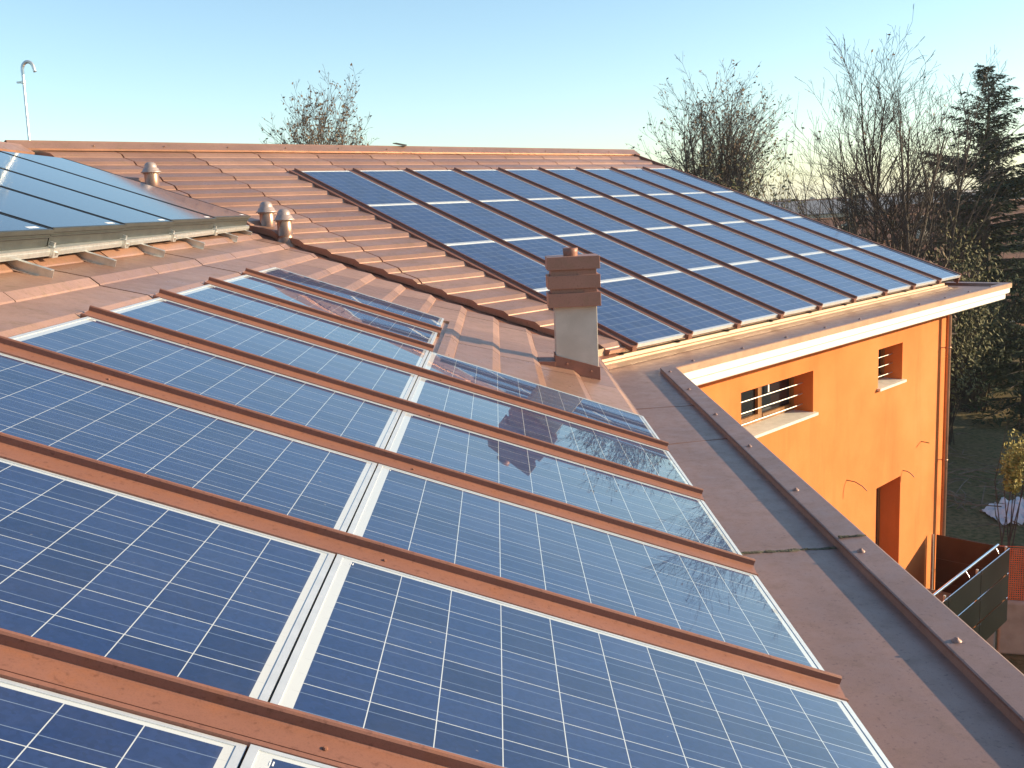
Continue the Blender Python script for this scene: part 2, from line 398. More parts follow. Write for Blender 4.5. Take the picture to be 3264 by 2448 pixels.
for i in range(N+1):
    t = -1.25 + (6.66+1.25)*i/N; q = B(0, t, 0)
    zc = q.z
    tA = -zc/sa
    a = valley_pt(tA, -.10, -.052, 'A'); a2 = valley_pt(tA, -.03, -.06, 'A')
    c = valley_pt(t, .0, -.095, 'B'); d = valley_pt(t, .10, -.098, 'B'); e_ = valley_pt(t, .42, -.100, 'B')
    rows.append([a2, c, d, e_])
vg.strip(rows); vg.build('valley_gutter', M['rail'], bld, smooth=False)

# ridge caps
def cap_along(fn, s0, s1, tr, mb, n=1):
    # fn(s,t,h) on the visible slope; the cap folds over the ridge line
    rows = []
    for s in [s0+(s1-s0)*i/n for i in range(n+1)]:
        a = fn(s, tr+.20, -.01); b_ = fn(s, tr+.20, .018); c = fn(s, tr+.035, .055); d = fn(s, tr, .070)
        up = Vector((0, 0, 1)); hz = (fn(s, 1, 0)-fn(s, 0, 0)); hz.z = 0; hz.normalize()
        c2 = d - hz*.035 + up*-.004; e_ = d - hz*.21 + up*-.07
        rows.append([a, b_, c, d, c2, e_])
    mb.strip(rows)
rc = MB(); sR = -3.72
for i in range(7):
    a0 = sR+(10.02-sR)*i/7; cap_along(B, a0-(.02 if i else 0), sR+(10.02-sR)*(i+1)/7, -1.25+.0005*i, rc)
rc.face([B(10.02, -1.05, -.01), B(10.02, -1.05, .018), B(10.02, -1.215, .055), B(10.02, -1.25, .07), B(10.02, -1.25, -.03)])
rcb = rc.build('ridge_cap', M['tile'], bld)
rc = MB(); cap_along(A, -9.0, 4.16, TR-.05, rc, 6); rc.build('ridge_cap', M['tile'], bld)
for i in range(12):
    rv = MB(); q = B(-2.6+i*1.05, -1.12, .045); rv.lathe(q, [(.010, -.01), (.012, .0), (.008, .008), (.002, .011)], 8); rv.build('screw', M['copper'], rcb)
# right-hand verge
vg = MB(); x0 = 8*P+.99
vg.boxf(lambda s, t, h: B(s, t, h), x0+.004, x0+.035, -1.2, 6.66, -.10, .022)
vg.boxf(lambda s, t, h: B(s, t, h), x0+.035, x0+.05, -1.2, 6.66, -.16, .012)
vg.build('verge_trim', M['rail'], bld)

# eaves gutter and cornice, swept along both eaves with mitred corners
SE = 9.32
def sweep(prof, name, m, smooth=False, ret=-1.2):
    rows = []
    for d, z in prof:
        rows.append([Vector((XE+d, -14.5, z)), Vector((C0.x+d, C0.y+KY*d, z)), W(SE+d, d, z), W(SE+d, ret, z)])
    mb = MB(); mb.strip(rows); return mb.build(name, m, bld)
sweep([(-.10, -1.12), (-.10, -1.215), (-.07, -1.225), (-.065, -1.262), (-.03, -1.268), (-.028, -1.29), (.03, -1.315), (.06, -1.326)], 'eaves_flashing', M['fascia'])
gut = sweep([(.05, -1.330), (.20, -1.3285), (.40, -1.327), (.55, -1.3285), (.628, -1.330), (.632, -1.300)], 'eaves_gutter', M['gutter'])
cop = sweep([(.632, -1.302), (.626, -1.284), (.632, -1.280), (.775, -1.272), (.785, -1.277), (.785, -1.352), (.775, -1.356)], 'gutter_coping', M['gutter'])
sweep([(.792, -1.283), (.792, -1.358), (.770, -1.360)], 'coping_face', M['fascia'])
sweep([(.79, -1.358), (.79, -1.362), (.765, -1.362), (.765, -1.446), (.735, -1.448), (.735, -1.458), (.752, -1.459), (.712, -1.461), (.712, -1.548), (.70, -1.562), (-.05, -1.562)], 'cornice', M['white'])
# weather strip of moss / sealant across the gutter, and the sheet laps
sm = MB()
def lap(y, x0, x1, z, wd, skew=0, h=.004):
    n = 40
    for i in range(n):
        a, b_ = x0+(x1-x0)*i/n, x0+(x1-x0)*(i+1)/n
        w0 = wd*(.7+.6*noise.noise(Vector((a*19, y, 3)))); w1 = wd*(.7+.6*noise.noise(Vector((b_*19, y, 3))))
        ya = y+skew*(a-x0)+.008*noise.noise(Vector((a*9, 1, y))); yb = y+skew*(b_-x0)+.008*noise.noise(Vector((b_*9, 1, y)))
        hh = h*(1+.8*noise.noise(Vector((a*31, 5, y))))
        sm.hexa([(a, ya-w0, z), (b_, yb-w1, z), (b_, yb+w1, z), (a, ya+w0, z), (a, ya-w0*.6, z+hh), (b_, yb-w1*.6, z+hh), (b_, yb+w1*.6, z+hh), (a, ya+w0*.6, z+hh)])
lap(-4.70, 3.17, 3.745, -1.331, .022, .02, .008)
sm.build('sealant_strip', M['moss'], gut); sm = MB()
lap(-4.68, 3.76, 3.90, -1.276, .012, .0, .008)
sm.build('sealant_strip', M['moss'], cop)
for (y, sk) in ((-11.8, .02), (-8.2, .01), (-2.35, .12), (-1.0, .05)):
    lp = MB(); lp.hexa([(3.17, y, -1.3325), (3.75, y+sk, -1.3325), (3.75, y+sk+.012, -1.3325), (3.17, y+.012, -1.3325), (3.17, y, -1.3245), (3.75, y+sk, -1.3245), (3.75, y+sk+.012, -1.327), (3.17, y+.012, -1.327)]); lp.build('gutter_lap', M['gutter'], gut)
for y in (.55, -.46, -1.6, -2.7, -3.81, -4.89, -5.92, -7.0, -8.1):
    rv = MB(); rv.lathe((3.80, y, -1.277), [(.020, 0), (.018, .004), (.010, .008), (.008, .013), (.003, .015)], 12); rv.build('screw', M['gutter'], cop, smooth=True)
for i in range(10):
    rv = MB(); q = W(.1+i*1.02, .70, -1.277); rv.lathe(q, [(.024, 0), (.022, .006), (.012, .011), (.009, .017), (.003, .019)], 12); rv.build('screw', M['gutter'], cop, smooth=True)

# walls
WZ0, WZ1 = GZ, -1.555
def wall_holes(s0, s1, z0, z1, holes, depth, name):
    mb = MB(); ss = sorted({s0, s1, *[h[0] for h in holes], *[h[1] for h in holes]}); zs = sorted({z0, z1, *[h[2] for h in holes], *[h[3] for h in holes]})
    for i in range(len(ss)-1):
        for j in range(len(zs)-1):
            sm_, zm = (ss[i]+ss[i+1])/2, (zs[j]+zs[j+1])/2
            if any(h[0] < sm_ < h[1] and h[2] < zm < h[3] for h in holes): continue
            mb.face([W(ss[i], 0, zs[j]), W(ss[i+1], 0, zs[j]), W(ss[i+1], 0, zs[j+1]), W(ss[i], 0, zs[j+1])])
    for a, b_, c, d in holes:
        mb.face([W(a, 0, c), W(a, -depth, c), W(a, -depth, d), W(a, 0, d)]); mb.face([W(b_, 0, c), W(b_, 0, d), W(b_, -depth, d), W(b_, -depth, c)])
        mb.face([W(a, 0, d), W(a, -depth, d), W(b_, -depth, d), W(b_, 0, d)]); mb.face([W(a, 0, c), W(b_, 0, c), W(b_, -depth, c), W(a, -depth, c)])
    return mb
H1 = (2.25, 4.22, -2.70, -2.05); H2 = (6.40, 7.33, -2.70, -2.04); H3 = (6.41, 7.36, -6.72, -4.33)
mb = wall_holes(S0, 9.2, WZ0, WZ1, [H1, H2, H3], .36, 'w')
mb.face([W(9.2, 0, WZ0), W(9.2, -12.5, WZ0), W(9.2, -12.5, -1.5), W(9.2, -6.6, .95), W(9.2, -.2, -1.36), W(9.2, 0, WZ1)])
mb.face([(XE, -14.4, WZ0), (XE, C0.y, WZ0), (XE, C0.y, WZ1), (XE, -14.4, WZ1)])
mb.face([(-11, -14.4, WZ0), (XE, -14.4, WZ0), (XE, -14.4, WZ1), (-11, -14.4, WZ1)])
mb.build('wall', M['orange'], bld, recalc=False)
# windows
def window(H, nb, wood=True):
    a, b_, c, d = H
    f = MB(); dp = -.30
    fr = .075
    f.boxf(W, a, b_, dp-.06, dp, d-fr, d); f.boxf(W, a, b_, dp-.06, dp, c+.02, c+.02+fr+.03)
    f.boxf(W, a, a+fr, dp-.06, dp-.002, c+.02, d); f.boxf(W, b_-fr, b_, dp-.06, dp-.002, c+.02, d)
    if wood:
        mid = (a+b_)/2
        f.boxf(W, mid-.05, mid+.05, dp-.06, dp+.006, c+.1, d-.05); f.boxf(W, a+.16, a+.24, dp-.05, dp+.02, c+.06, d-.04)
        f.boxf(W, a+.24, mid-.07, dp-.03, dp+.015, c+.06, c+.17)
        f.boxf(W, mid+.07, b_-.12, dp-.03, dp+.012, c+.06, c+.15)
    root = f.build('window', M['wood'], bld)
    g_ = MB(); g_.boxf(W, a+.05, b_-.05, dp-.05, dp-.04, c+.05, d-.05); g_.build('pane', M['glassdark'], root)
    s_ = MB(); s_.hexa([W(a-.04, .06, c-.005), W(b_+.05, .06, c-.005), W(b_+.05, -.0, c-.0), W(a-.04, -.0, c-.0), W(a-.04, .06, c+.035), W(b_+.05, .06, c+.035), W(b_+.05, 0, c+.04), W(a-.04, 0, c+.04)])
    s_.hexa([W(a+.002, -.001, c), W(b_-.002, -.001, c), W(b_-.002, -.30, c), W(a+.002, -.30, c), W(a+.002, -.001, c+.04), W(b_-.002, -.001, c+.04), W(b_-.002, -.30, c+.048), W(a+.002, -.30, c+.048)])
    s_.build('sill', M['marble'], root)
    for i in range(nb):
        z = c + (d-c)*(.22+.24*i)
        b2 = MB(); b2.tube([W(a-.01, -.17, z), W(b_+.01, -.17, z)], .009, 8); b2.build('bar', M['steel'], root, smooth=True)
    return root
w1 = window(H1, 3); w2 = window(H2, 3, False)
st = MB(); st.boxf(W, 3.45, 3.485, -.292, -.288, -2.27, -2.13); st.build('paper_label', M['sticker'], w1)
# recess door of the floor below
dd = MB(); dd.boxf(W, H3[0], H3[1], -.42, -.345, H3[2], H3[3]); dr = dd.build('balcony_door', M['wood'], bld)
dd = MB(); dd.boxf(W, H3[0]+.12, H3[1]-.12, -.344, -.335, H3[2]+.2, H3[3]-.14); dd.build('pane', M['glassdark'], dr)
# downpipe
dpm = MB(); dpm.tube([W(9.04, .107, -1.60), W(9.04, .107, GZ)], .048, 16); dp_ = dpm.build('downpipe', M['copper'], bld, smooth=True)
for z in (-2.35, -4.4, -6.5):
    q = MB(); q.lathe(W(9.04, .107, z), [(.053, -.015), (.055, -.012), (.055, .012), (.053, .015)], 16); q.tube([W(9.04, .06, z), W(9.0, -.01, z)], .008, 6); q.build('bracket', M['copper'], dp_, smooth=True)
# loose cables
def cable(s, z, a, d, b_, tip=False):
    m_ = MB(); m_.tube([W(s, -.02, z), W(s+a*.35, d*.45, z-b_*.15), W(s+a*.7, d*.8, z-b_*.55), W(s+a, d, z-b_)], .008, 6)
    r = m_.build('cable_stub', M['cable'], bld, smooth=True)
    if tip:
        m_ = MB(); m_.tube([W(s+a, d, z-b_), W(s+a*1.3, d*1.35, z-b_)], .010, 6); m_.build('cable_tip', M['green'], r)
cable(5.32, -3.93, .163, .258, .17); cable(7.44, -4.25, .10, .16, .12); cable(8.20, -3.90, -.03, .12, .0, True)
# balcony
bal = MB(); bs1, bs0, bd, bt = 8.67, 1.4, 1.38, -5.70
bal.boxf(W, bs0, bs1, 0, bd-.03, -6.95, -6.75); bal = bal.build('balcony', M['concrete'], bld)
bd0 = bs1
ncol = 5; cw = 1.38
for i in range(ncol):
    for r in range(3):
        q = MB(); s_b = bs1-i*cw; z1 = bt-r*.445
        q.boxf(W, s_b-cw+.012, s_b-.012, bd-.006, bd+.006, z1-.425, z1-.004, 0)
        q.boxf(W, s_b-cw+.012, s_b-.012, bd-.0075, bd+.0075, z1-.004, z1+.003, 1)
        for ss in (.035, cw-.035):
            for zz in (.04, .385):
                q.tube([W(s_b-ss, bd+.004, z1-zz), W(s_b-ss, bd+.016, z1-zz)], .011, 8, 1)
        q.build('front_board', [M['railing_panel'], M['chrome']], bal)
for r in range(3):
    q = MB(); z1 = bt-r*.445; q.boxf(W, bs1-.006, bs1+.006, .14, bd-.02, z1-.442, z1); q.build('side_board', M['railing_inner'], bal)
q = MB()
for i in range(ncol+1): q.boxf(W, bs1-i*cw-.02, bs1-i*cw+.02, bd-.075, bd-.045, -6.75, bt+.02)
q.boxf(W, bs1-.03, bs1-.008, .06, .10, -6.75, bt)
q.build('post', M['steel'], bal)
q = MB(); q.tube([W(bs1-.20, bd-.13, bt+.085), W(bs0+.1, bd-.13, bt+.085)], .026, 12)
for i in range(ncol): q.tube([W(bs1-.3-i*cw, bd-.13, bt+.06), W(bs1-.3-i*cw, bd-.06, bt-.05)], .008, 6)
q.build('handrail', M['chrome'], bal, smooth=True)

# chimney
ch = MB(); X0, X1, Y0, Y1 = 2.572, 2.940, -.824, -.594
XYZ = lambda x, y, z: Vector((x, y, z))
ch.boxf(XYZ, X0, X1, Y0, Y1, -1.35, -.06); ch = ch.build('chimney', M['plaster'], bld, bevel=.004)
for z0, z1 in ((-.100, .012), (-.264, -.148), (-.423, -.300)):
    q = MB(); e = .055; q.boxf(XYZ, X0-e, X1+.032, Y0-.06, Y1+.06, z0, z1); q.build('collar', M['collar'], ch, bevel=.003)
q = MB(); q.boxf(XYZ, X0-.025, X1+.003, Y0-.03, Y1+.03, -.30, -.02); q.build('neck', M['collar'], ch, bevel=.002)
q = MB(); q.lathe((2.733, -.71, .0), [(.062, 0), (.064, .04), (.067, .078), (.055, .082), (.052, .05)], 20); q.build('flue_pot', M['rail'], ch, smooth=True)
q = MB(); e = .012
zr = lambda x, h: -x*math.tan(AL)+h
q.hexa([(X0-e, Y0-e, zr(X0, -.08)), (X1+e, Y0-e, zr(X1, -.08)), (X1+e, Y1+e, zr(X1, -.08)), (X0-e, Y1+e, zr(X0, -.08)), (X0-e, Y0-e, zr(X0, .085)), (X1+e, Y0-e, zr(X1, .095)), (X1+e, Y1+e, zr(X1, .095)), (X0-e, Y1+e, zr(X0, .085))])
q.hexa([(X0-.16, Y0-.02, zr(X0-.16, -.06)), (X0-e, Y0-.02, zr(X0, -.06)), (X0-e, Y1+.05, zr(X0, -.06)), (X0-.16, Y1+.05, zr(X0-.16, -.06)), (X0-.16, Y0-.02, zr(X0-.16, -.02)), (X0-e, Y0-.02, zr(X0, .03)), (X0-e, Y1+.05, zr(X0, .03)), (X0-.16, Y1+.05, zr(X0-.16, -.02))])
for x in (2.66, 2.87): q.tube([(x, Y0-.01, zr(x, .035)), (x, Y0-.022, zr(x, .035))], [.013, .008], 10)
q.build('chimney_flashing', M['rail'], ch, bevel=.002)

# vent pipes with cowls
def vent(base, hp, lean=(0, 0)):
    m_ = MB(); r = .090
    m_.lathe(base, [(.17, -.03), (.155, .0), (.115, .035), (.094, .09), (r, .11), (r, .112), (r+.003, .114), (r+.003, .122), (r, .124), (r, hp)], 32)
    v = m_.build('vent_pipe', M['copper'], bld, smooth=True)
    m_ = MB(); c = Vector(base)+Vector((0, 0, hp))
    m_.lathe(c, [(.085, -.008), (.128, -.004), (.131, .0), (.112, .018), (.102, .030), (.097, .048), (.083, .056), (.080, .066), (.078, .085), (.064, .112), (.040, .128), (.004, .133)], 32)
    for j in range(28):
        a = 2*math.pi*j/28; m_.tube([c+Vector((.1*math.cos(a), .1*math.sin(a), 0)), c+Vector((.1*math.cos(a), .1*math.sin(a), -.022))], .0045, 4)
    m_.build('cowl', M['cowl'], v, smooth=True)
vent((-.760, 3.21, .215), .315); vent((-.49, 2.93, .115), .31)
q = at(481.5, 549.5, 13.05); zr_ = -q.x*math.tan(AL)-.06
vent((q.x, q.y, zr_), q.z-zr_)

# little black rubber wedge lying on the ridge
q = MB(); c = B(3.1, -1.25, .075)
q.hexa([c+vB*-.22+Vector((0, 0, .03)), c+vB*-.13+Vector((0, 0, .035)), c+vB*.10+Vector((0, 0, -.0)), c+vB*.02+uBh*.06+Vector((0, 0, -.02)), c+vB*-.22+Vector((0, 0, .045)), c+vB*-.13+Vector((0, 0, .05)), c+vB*.12+Vector((0, 0, .018)), c+vB*.02+uBh*.06+Vector((0, 0, .01))])
tag(q.build('rubber_strip', M['black'], loc=c), 'small black rubber strip lying on the far ridge cap', 'rubber strip')

# mast
mb_ = at(97, 487, 13.75); mt = at(75, 262, 13.70)
q = MB(); dirv = (mt-mb_).normalized(); hook = []
cx_ = mt + dirv*.17; side = Vector((1, 0, 0)); side = (side-dirv*side.dot(dirv)).normalized()
pts = [mb_-dirv*.15, mb_+dirv*.3, mt, cx_]
for i in range(1, 10): a = math.pi*i/9*.97; pts.append(cx_+side*(.078*(1-math.cos(a)))+dirv*(.10*math.sin(a)))
pts.append(pts[-1]-dirv*.05+side*.012)
q.tube(pts, [.018]*3+[.023]*(len(pts)-3), 14)
ms = q.build('mast', M['steel'], loc=mb_, smooth=True); tag(ms, 'thin galvanised pole with a hooked top rising from the roof ridge', 'pole')
for pz in (mt, mb_+dirv*.10):
    q = MB(); q.lathe(pz, [(.026, -.02), (.030, -.018), (.030, .018), (.026, .02)], 14); q.boxf(XYZ, pz.x-.09, pz.x-.02, pz.y-.012, pz.y+.012, pz.z-.012, pz.z+.012); q.build('clamp', M['steel'], ms)

# ------------------------------------------------------------------ photovoltaic modules
def frame_mesh():
    m_ = MB(); L_, Wd = 1.65, .99; h0, h1, f_ = -.042, 0, .011
    m_.boxf(XYZ, 0, Wd, -.007, .012, h0, h1); m_.boxf(XYZ, 0, Wd, L_-.012, L_+.007, h0, h1)
    m_.boxf(XYZ, 0, f_, .012, L_-.012, h0, h1); m_.boxf(XYZ, Wd-f_, Wd, .012, L_-.012, h0, h1)
    pass
    return m_
ORD = ['first', 'second', 'third', 'fourth', 'fifth', 'sixth', 'seventh', 'eighth', 'ninth', 'tenth']
def mk_proto():
    r = thing('photovoltaic_module', 'x', 'solar panel'); f_ = frame_mesh().build('panel_frame', M['alu'], r)
    m_ = MB(); m_.face([(.011, .011, -.0025), (.979, .011, -.0025), (.979, 1.639, -.0025), (.011, 1.639, -.0025)])
    c_ = m_.build('cell_laminate', M['pv'], r, recalc=False)
    m_ = MB(); m_.boxf(XYZ, .940, .955, 1.600, 1.603, -.0024, -.0012); m_.boxf(XYZ, .940, .955, 1.607, 1.609, -.0024, -.0012); s_ = m_.build('serial_sticker', M['sticker'], r)
    return r
proto = mk_proto(); first = [True]
def copy_tree(o, parent=None):
    c = o.copy(); COL.objects.link(c); c.parent = parent
    for k in list(o.children): copy_tree(k, c)
    return c
def place_panel(fn, v, u, n, s, t1, label, group, jit):
    r = proto if first[0] else copy_tree(proto); first[0] = False
    m = Matrix((v, -u, n)).transposed().to_4x4()
    j = rnd.uniform(-jit, jit), rnd.uniform(-jit, jit)
    r.matrix_basis = Matrix.Translation(fn(s, t1, 0)) @ m @ Matrix.Rotation(j[0], 4, 'X') @ Matrix.Rotation(j[1], 4, 'Y')
    r['label'] = label; r['group'] = group; return r
GAP = .02
for k in range(8):
    for r_ in range(1 if k < 2 else 2):
        place_panel(A, vA, uA, nA, -k*P-.99, (1.65+GAP)*r_+1.65, 'blue solar panel on the near slope, %s row, %s column counted from the far end' % (('upper', 'lower')[r_], ORD[k]), 'solar panels on the near slope', .0016)
for k in range(9):
    for r_ in range(4):
        place_panel(B, vB, uB, nB, k*P, (1.65+GAP)*r_+1.65, 'blue panel on the far slope, %s column from the left, %s row below the ridge' % (ORD[k], ORD[r_]), 'solar panels on the far slope', .0010)
# cover rails
def rail(fn, sf, t0, t1, label, group, tail=False):
    prof = [(0.002, -.01), (0.002, .032), (-.003, .037), (-.012, .037), (-.016, .032), (-.016, .011), (-.022, .008), (-.084, .000), (-.086, -.012), (-.094, -.012), (-.094, .004), (-.108, .004), (-.110, -.004), (-.110, -.045)]
    rows = [[fn(sf+a, t, h) for a, h in prof] for t in (t0, t1)]
    m_ = MB(); m_.strip(rows)
    for r in rows: m_.face(r[:6]+[fn(sf-.016, t0 if r is rows[0] else t1, -.01)]); m_.face([r[5], r[6], r[7], r[8]]+[fn(sf-.016, t0 if r is rows[0] else t1, -.012)])
    if tail: m_.boxf(fn, sf-.095, sf-.012, t1-.4, t1+.012, -.055, -.015)
    o = m_.build('cover_rail', M['rail'], loc=fn(sf, t0, 0)); tag(o, label, 'cover rail', group)
    n_ = fn(0, 0, 1)-fn(0, 0, 0)
    for i in range(2 if t1 < 2 else int(t1/1.3)):
        q = MB(); p = fn(sf-.060, t0+.55+1.3*i, .004); q.tube([p, p+n_*.004, p+n_*.0045], [.006, .005, .003], 8); q.build('screw', M['rail'], o)
    return o
for k in range(8):
    rail(A, -k*P-.99, -.045, 1.68 if k < 2 else 3.335, 'brown metal cover rail on the near slope, %s counted from the far end' % ORD[k], 'cover rails on the near slope')
for k in range(9):
    rail(B, k*P-.002, -.035, 6.70, 'brown metal cover rail on the far slope, %s counted from the left' % ORD[k], 'cover rails on the far slope', True)
# brown filler strips at the heads of the columns
q = MB(); q.boxf(A, -8*P, 0, -.030, -.004, -.06, -.012); q.build('head_flashing', M['tile'], bld)
q = MB()
for sx in (0,):
    q.boxf(A, -2*P+.02, -.02, 1.655, 1.715, -.07, -.035)
q.build('head_flashing', M['tile'], bld)

# ------------------------------------------------------------------ solar thermal collectors
SB = [2.41, .84, -.66, -1.89, -3.19, -4.55, -5.9]; T0, T1, HT = -3.12, -.90, .20
nm = ['rightmost', 'second from the right', 'third from the right', 'fourth from the right', 'fifth from the right', 'leftmost']
TB = [-.905, -.865, -.82, -.79, -.765, -.74, -.72]
for i in range(6):
    a, b_ = SB[i+1]+.018, SB[i]-.018; t1 = -.02 + (TB[i]+TB[i+1])/2 + .02
    r = thing('solar_thermal_collector', 'flat glazed solar thermal collector with grey case, %s' % nm[i] if False else 'flat blue glazed thermal collector with grey casing, %s of the row' % nm[i], 'solar collector', A((a+b_)/2, t1, 0), 'solar thermal collectors')
    m_ = MB(); th = .012*(1)
    m_.boxf(A, a, b_, T0, t1, HT-.026, HT-.002); m_.boxf(A, a, a+.022, T0, t1, HT-.002, HT+.001, 1); m_.boxf(A, b_-.022, b_, T0, t1, HT-.002, HT+.001, 1); m_.boxf(A, a+.022, b_-.022, t1-.02, t1, HT-.002, HT+.0005); m_.boxf(A, a+.012, b_-.012, T0+.01, t1-.012, HT-.045, HT-.026)
    m_.boxf(A, a+.004, b_-.004, T0+.004, t1-.004, HT-.052, HT-.045)
    m_.boxf(A, a+.02, b_-.02, T0+.02, t1-.018, HT-.115, HT-.052); m_.build('casing', [M['greyframe'], M['black']], r)
    lm = MB(); lm.face([Vector((x, y, 0)) for x, y in ((0, 0), (b_-a-.024, 0), (b_-a-.024, t1-T0-.024), (0, t1-T0-.024))])
    gl = lm.build('glass', M['thermal'], r, recalc=False)
    gl.matrix_basis = Matrix.Translation(A(a+.012, t1-.012, HT-.0015)-r.location) @ Matrix((vA, -uA, nA)).transposed().to_4x4()
    m_ = MB(); m_.boxf(A, b_-.24, b_-.10, t1-.075, t1-.05, HT-.0012, HT-.0006); m_.build('sticker', M['sticker'], r)
fr = thing('mounting_frame', 'pale galvanised mounting frame of rails and feet under the thermal collectors', 'mounting frame', A(0, T1, -.05))
m_ = MB()
segs = [(-5.9, -.735), (-3.19, -.775), (-.66, -.835), (2.44, -.915)]
def rl(ds, h0, h1, dt, mb):
    for (a, ta), (b_, tb) in zip(segs[:-1], segs[1:]):
        mb.hexa([A(a, ta+dt, h0), A(b_, tb+dt, h0), A(b_, tb+dt-.05, h0), A(a, ta+dt-.05, h0), A(a, ta+dt, h1), A(b_, tb+dt, h1), A(b_, tb+dt-.05, h1), A(a, ta+dt-.05, h1)])
rl(0, .035, .083, .035, m_); rl(0, .050, .066, .039, m_); m_.build('cross_rail', M['steel'], fr)
m_ = MB(); m_.boxf(A, -5.9, 2.44, -2.9, -2.85, .035, .083); m_.build('cross_rail', M['steel'], fr)
for s_, tt in ((-4.85, -.52), (-3.62, -.535), (-2.60, -.55), (-1.42, -.60), (-.12, -.655), (1.35, -.72), (2.30, -.80)):
    q = MB(); q.boxf(A, s_-.004, s_, -3.0, tt, -.03, .035); q.boxf(A, s_-.045, s_-.004, -3.0, tt, .029, .0345); q.boxf(A, s_-.045, s_-.004, -3.0, tt, -.03, -.024); q.build('foot_rail', M['steel'], fr)
for i in range(1, 6):
    q = MB(); s_ = SB[i]; t_ = TB[i]+.04; q.boxf(A, s_-.04, s_+.04, t_-.02, t_+.006, .028, .094); q.tube([A(s_, t_+.006, .06), A(s_, t_+.022, .06)], .012, 6); q.boxf(A, s_-.012, s_+.012, t_-.04, t_-.012, .094, .12); q.build('clamp', M['steel'], fr)

# ------------------------------------------------------------------ vegetation generators
def bare_tree(name, label, base, height, spread, seed, stems=5, fork=.28, leaves=0, lean=Vector((0, 0, 0)), tr=.16, twigd=1.0, leafm='leafdry', wander=.075, group='bare trees'):
    R = random.Random(seed); base = Vector(base); root = thing(name, label, 'tree', base, group)
    tk = MB(); cr = MB(); lf = MB(); tips = []
    def grow(p, d, ln, r, depth, maxd):
        n = max(3, int(ln/(.45 if depth < 2 else .28))); pts = [p]; rads = [r]; step = ln/n; q = p.copy(); dd = d.normalized()
        kids = []
        for i in range(n):
            f = (i+1)/n
            dd = (dd + Vector((R.gauss(0, wander), R.gauss(0, wander), R.gauss(.0, wander*.6)+.04))*(1 if depth else .5)).normalized()
            q = q + dd*step; pts.append(q.copy()); rads.append(max(.0065, r*(1-f*.82)))
            if depth < maxd and f > .15:
                pk = (.95 if depth == 1 else .62)*twigd
                while R.random() < pk:
                    pk -= .55; a = R.uniform(0, 2*math.pi); side = dd.orthogonal().normalized(); side.rotate(Matrix.Rotation(a, 3, dd))
                    ang = R.uniform(.35, .75); nd_ = dd*math.cos(ang)+side*math.sin(ang)
                    kl = ln*(R.uniform(.28, .52))*(1.15-f*.6)
                    if depth == 0: kl *= 1.1
                    if kl > .18: kids.append((q.copy(), nd_, kl, rads[-1]*R.uniform(.45, .7)))
        (tk if depth < 2 else cr).tube(pts, rads, 6 if depth == 0 else (5 if depth == 1 else 3), 0, False)
        tips.append(q.copy())
        if leaves:
            for pt in pts[1:]:
                if depth >= 2 and R.random() < leaves:
                    c = pt+Vector((R.gauss(0, .05), R.gauss(0, .05), R.gauss(0, .05))); z_ = R.uniform(.04, .09)
                    a = Vector((R.gauss(0, 1), R.gauss(0, 1), R.gauss(0, 1))).normalized()*z_; b__ = a.orthogonal().normalized()*z_*.7
                    lf.face([c-a, c+b__, c+a, c-b__])
        for k in kids: grow(*k, depth+1, maxd)
    ft = base+Vector((lean.x*.2, lean.y*.2, height*fork))
    tk.tube([base+Vector((0, 0, -.2)), base+(ft-base)*.5+Vector((R.gauss(0, .08), 0, 0)), ft], [tr*1.25, tr*1.05, tr], 8, 0, False)
    for i in range(stems):
        a = 2*math.pi*(i+R.uniform(-.3, .3))/stems; out = (spread/(height*(1-fork)))*R.uniform(.35, 1.0) if i else .08
        d = Vector((math.cos(a)*out, math.sin(a)*out, 1))+lean/height
        grow(ft-Vector((0, 0, R.uniform(0, height*.10))), d, height*(1-fork)*R.uniform(.82, 1.0)/max(1, d.length*.93), tr*R.uniform(.45, .75), 0, 3)
    tk.build('trunk', M['bark'], root, recalc=False); cr.build('crown', M['twig'], root, recalc=False)
    if leaves: lf.build('dry_foliage', M[leafm], root, recalc=False)
    return root
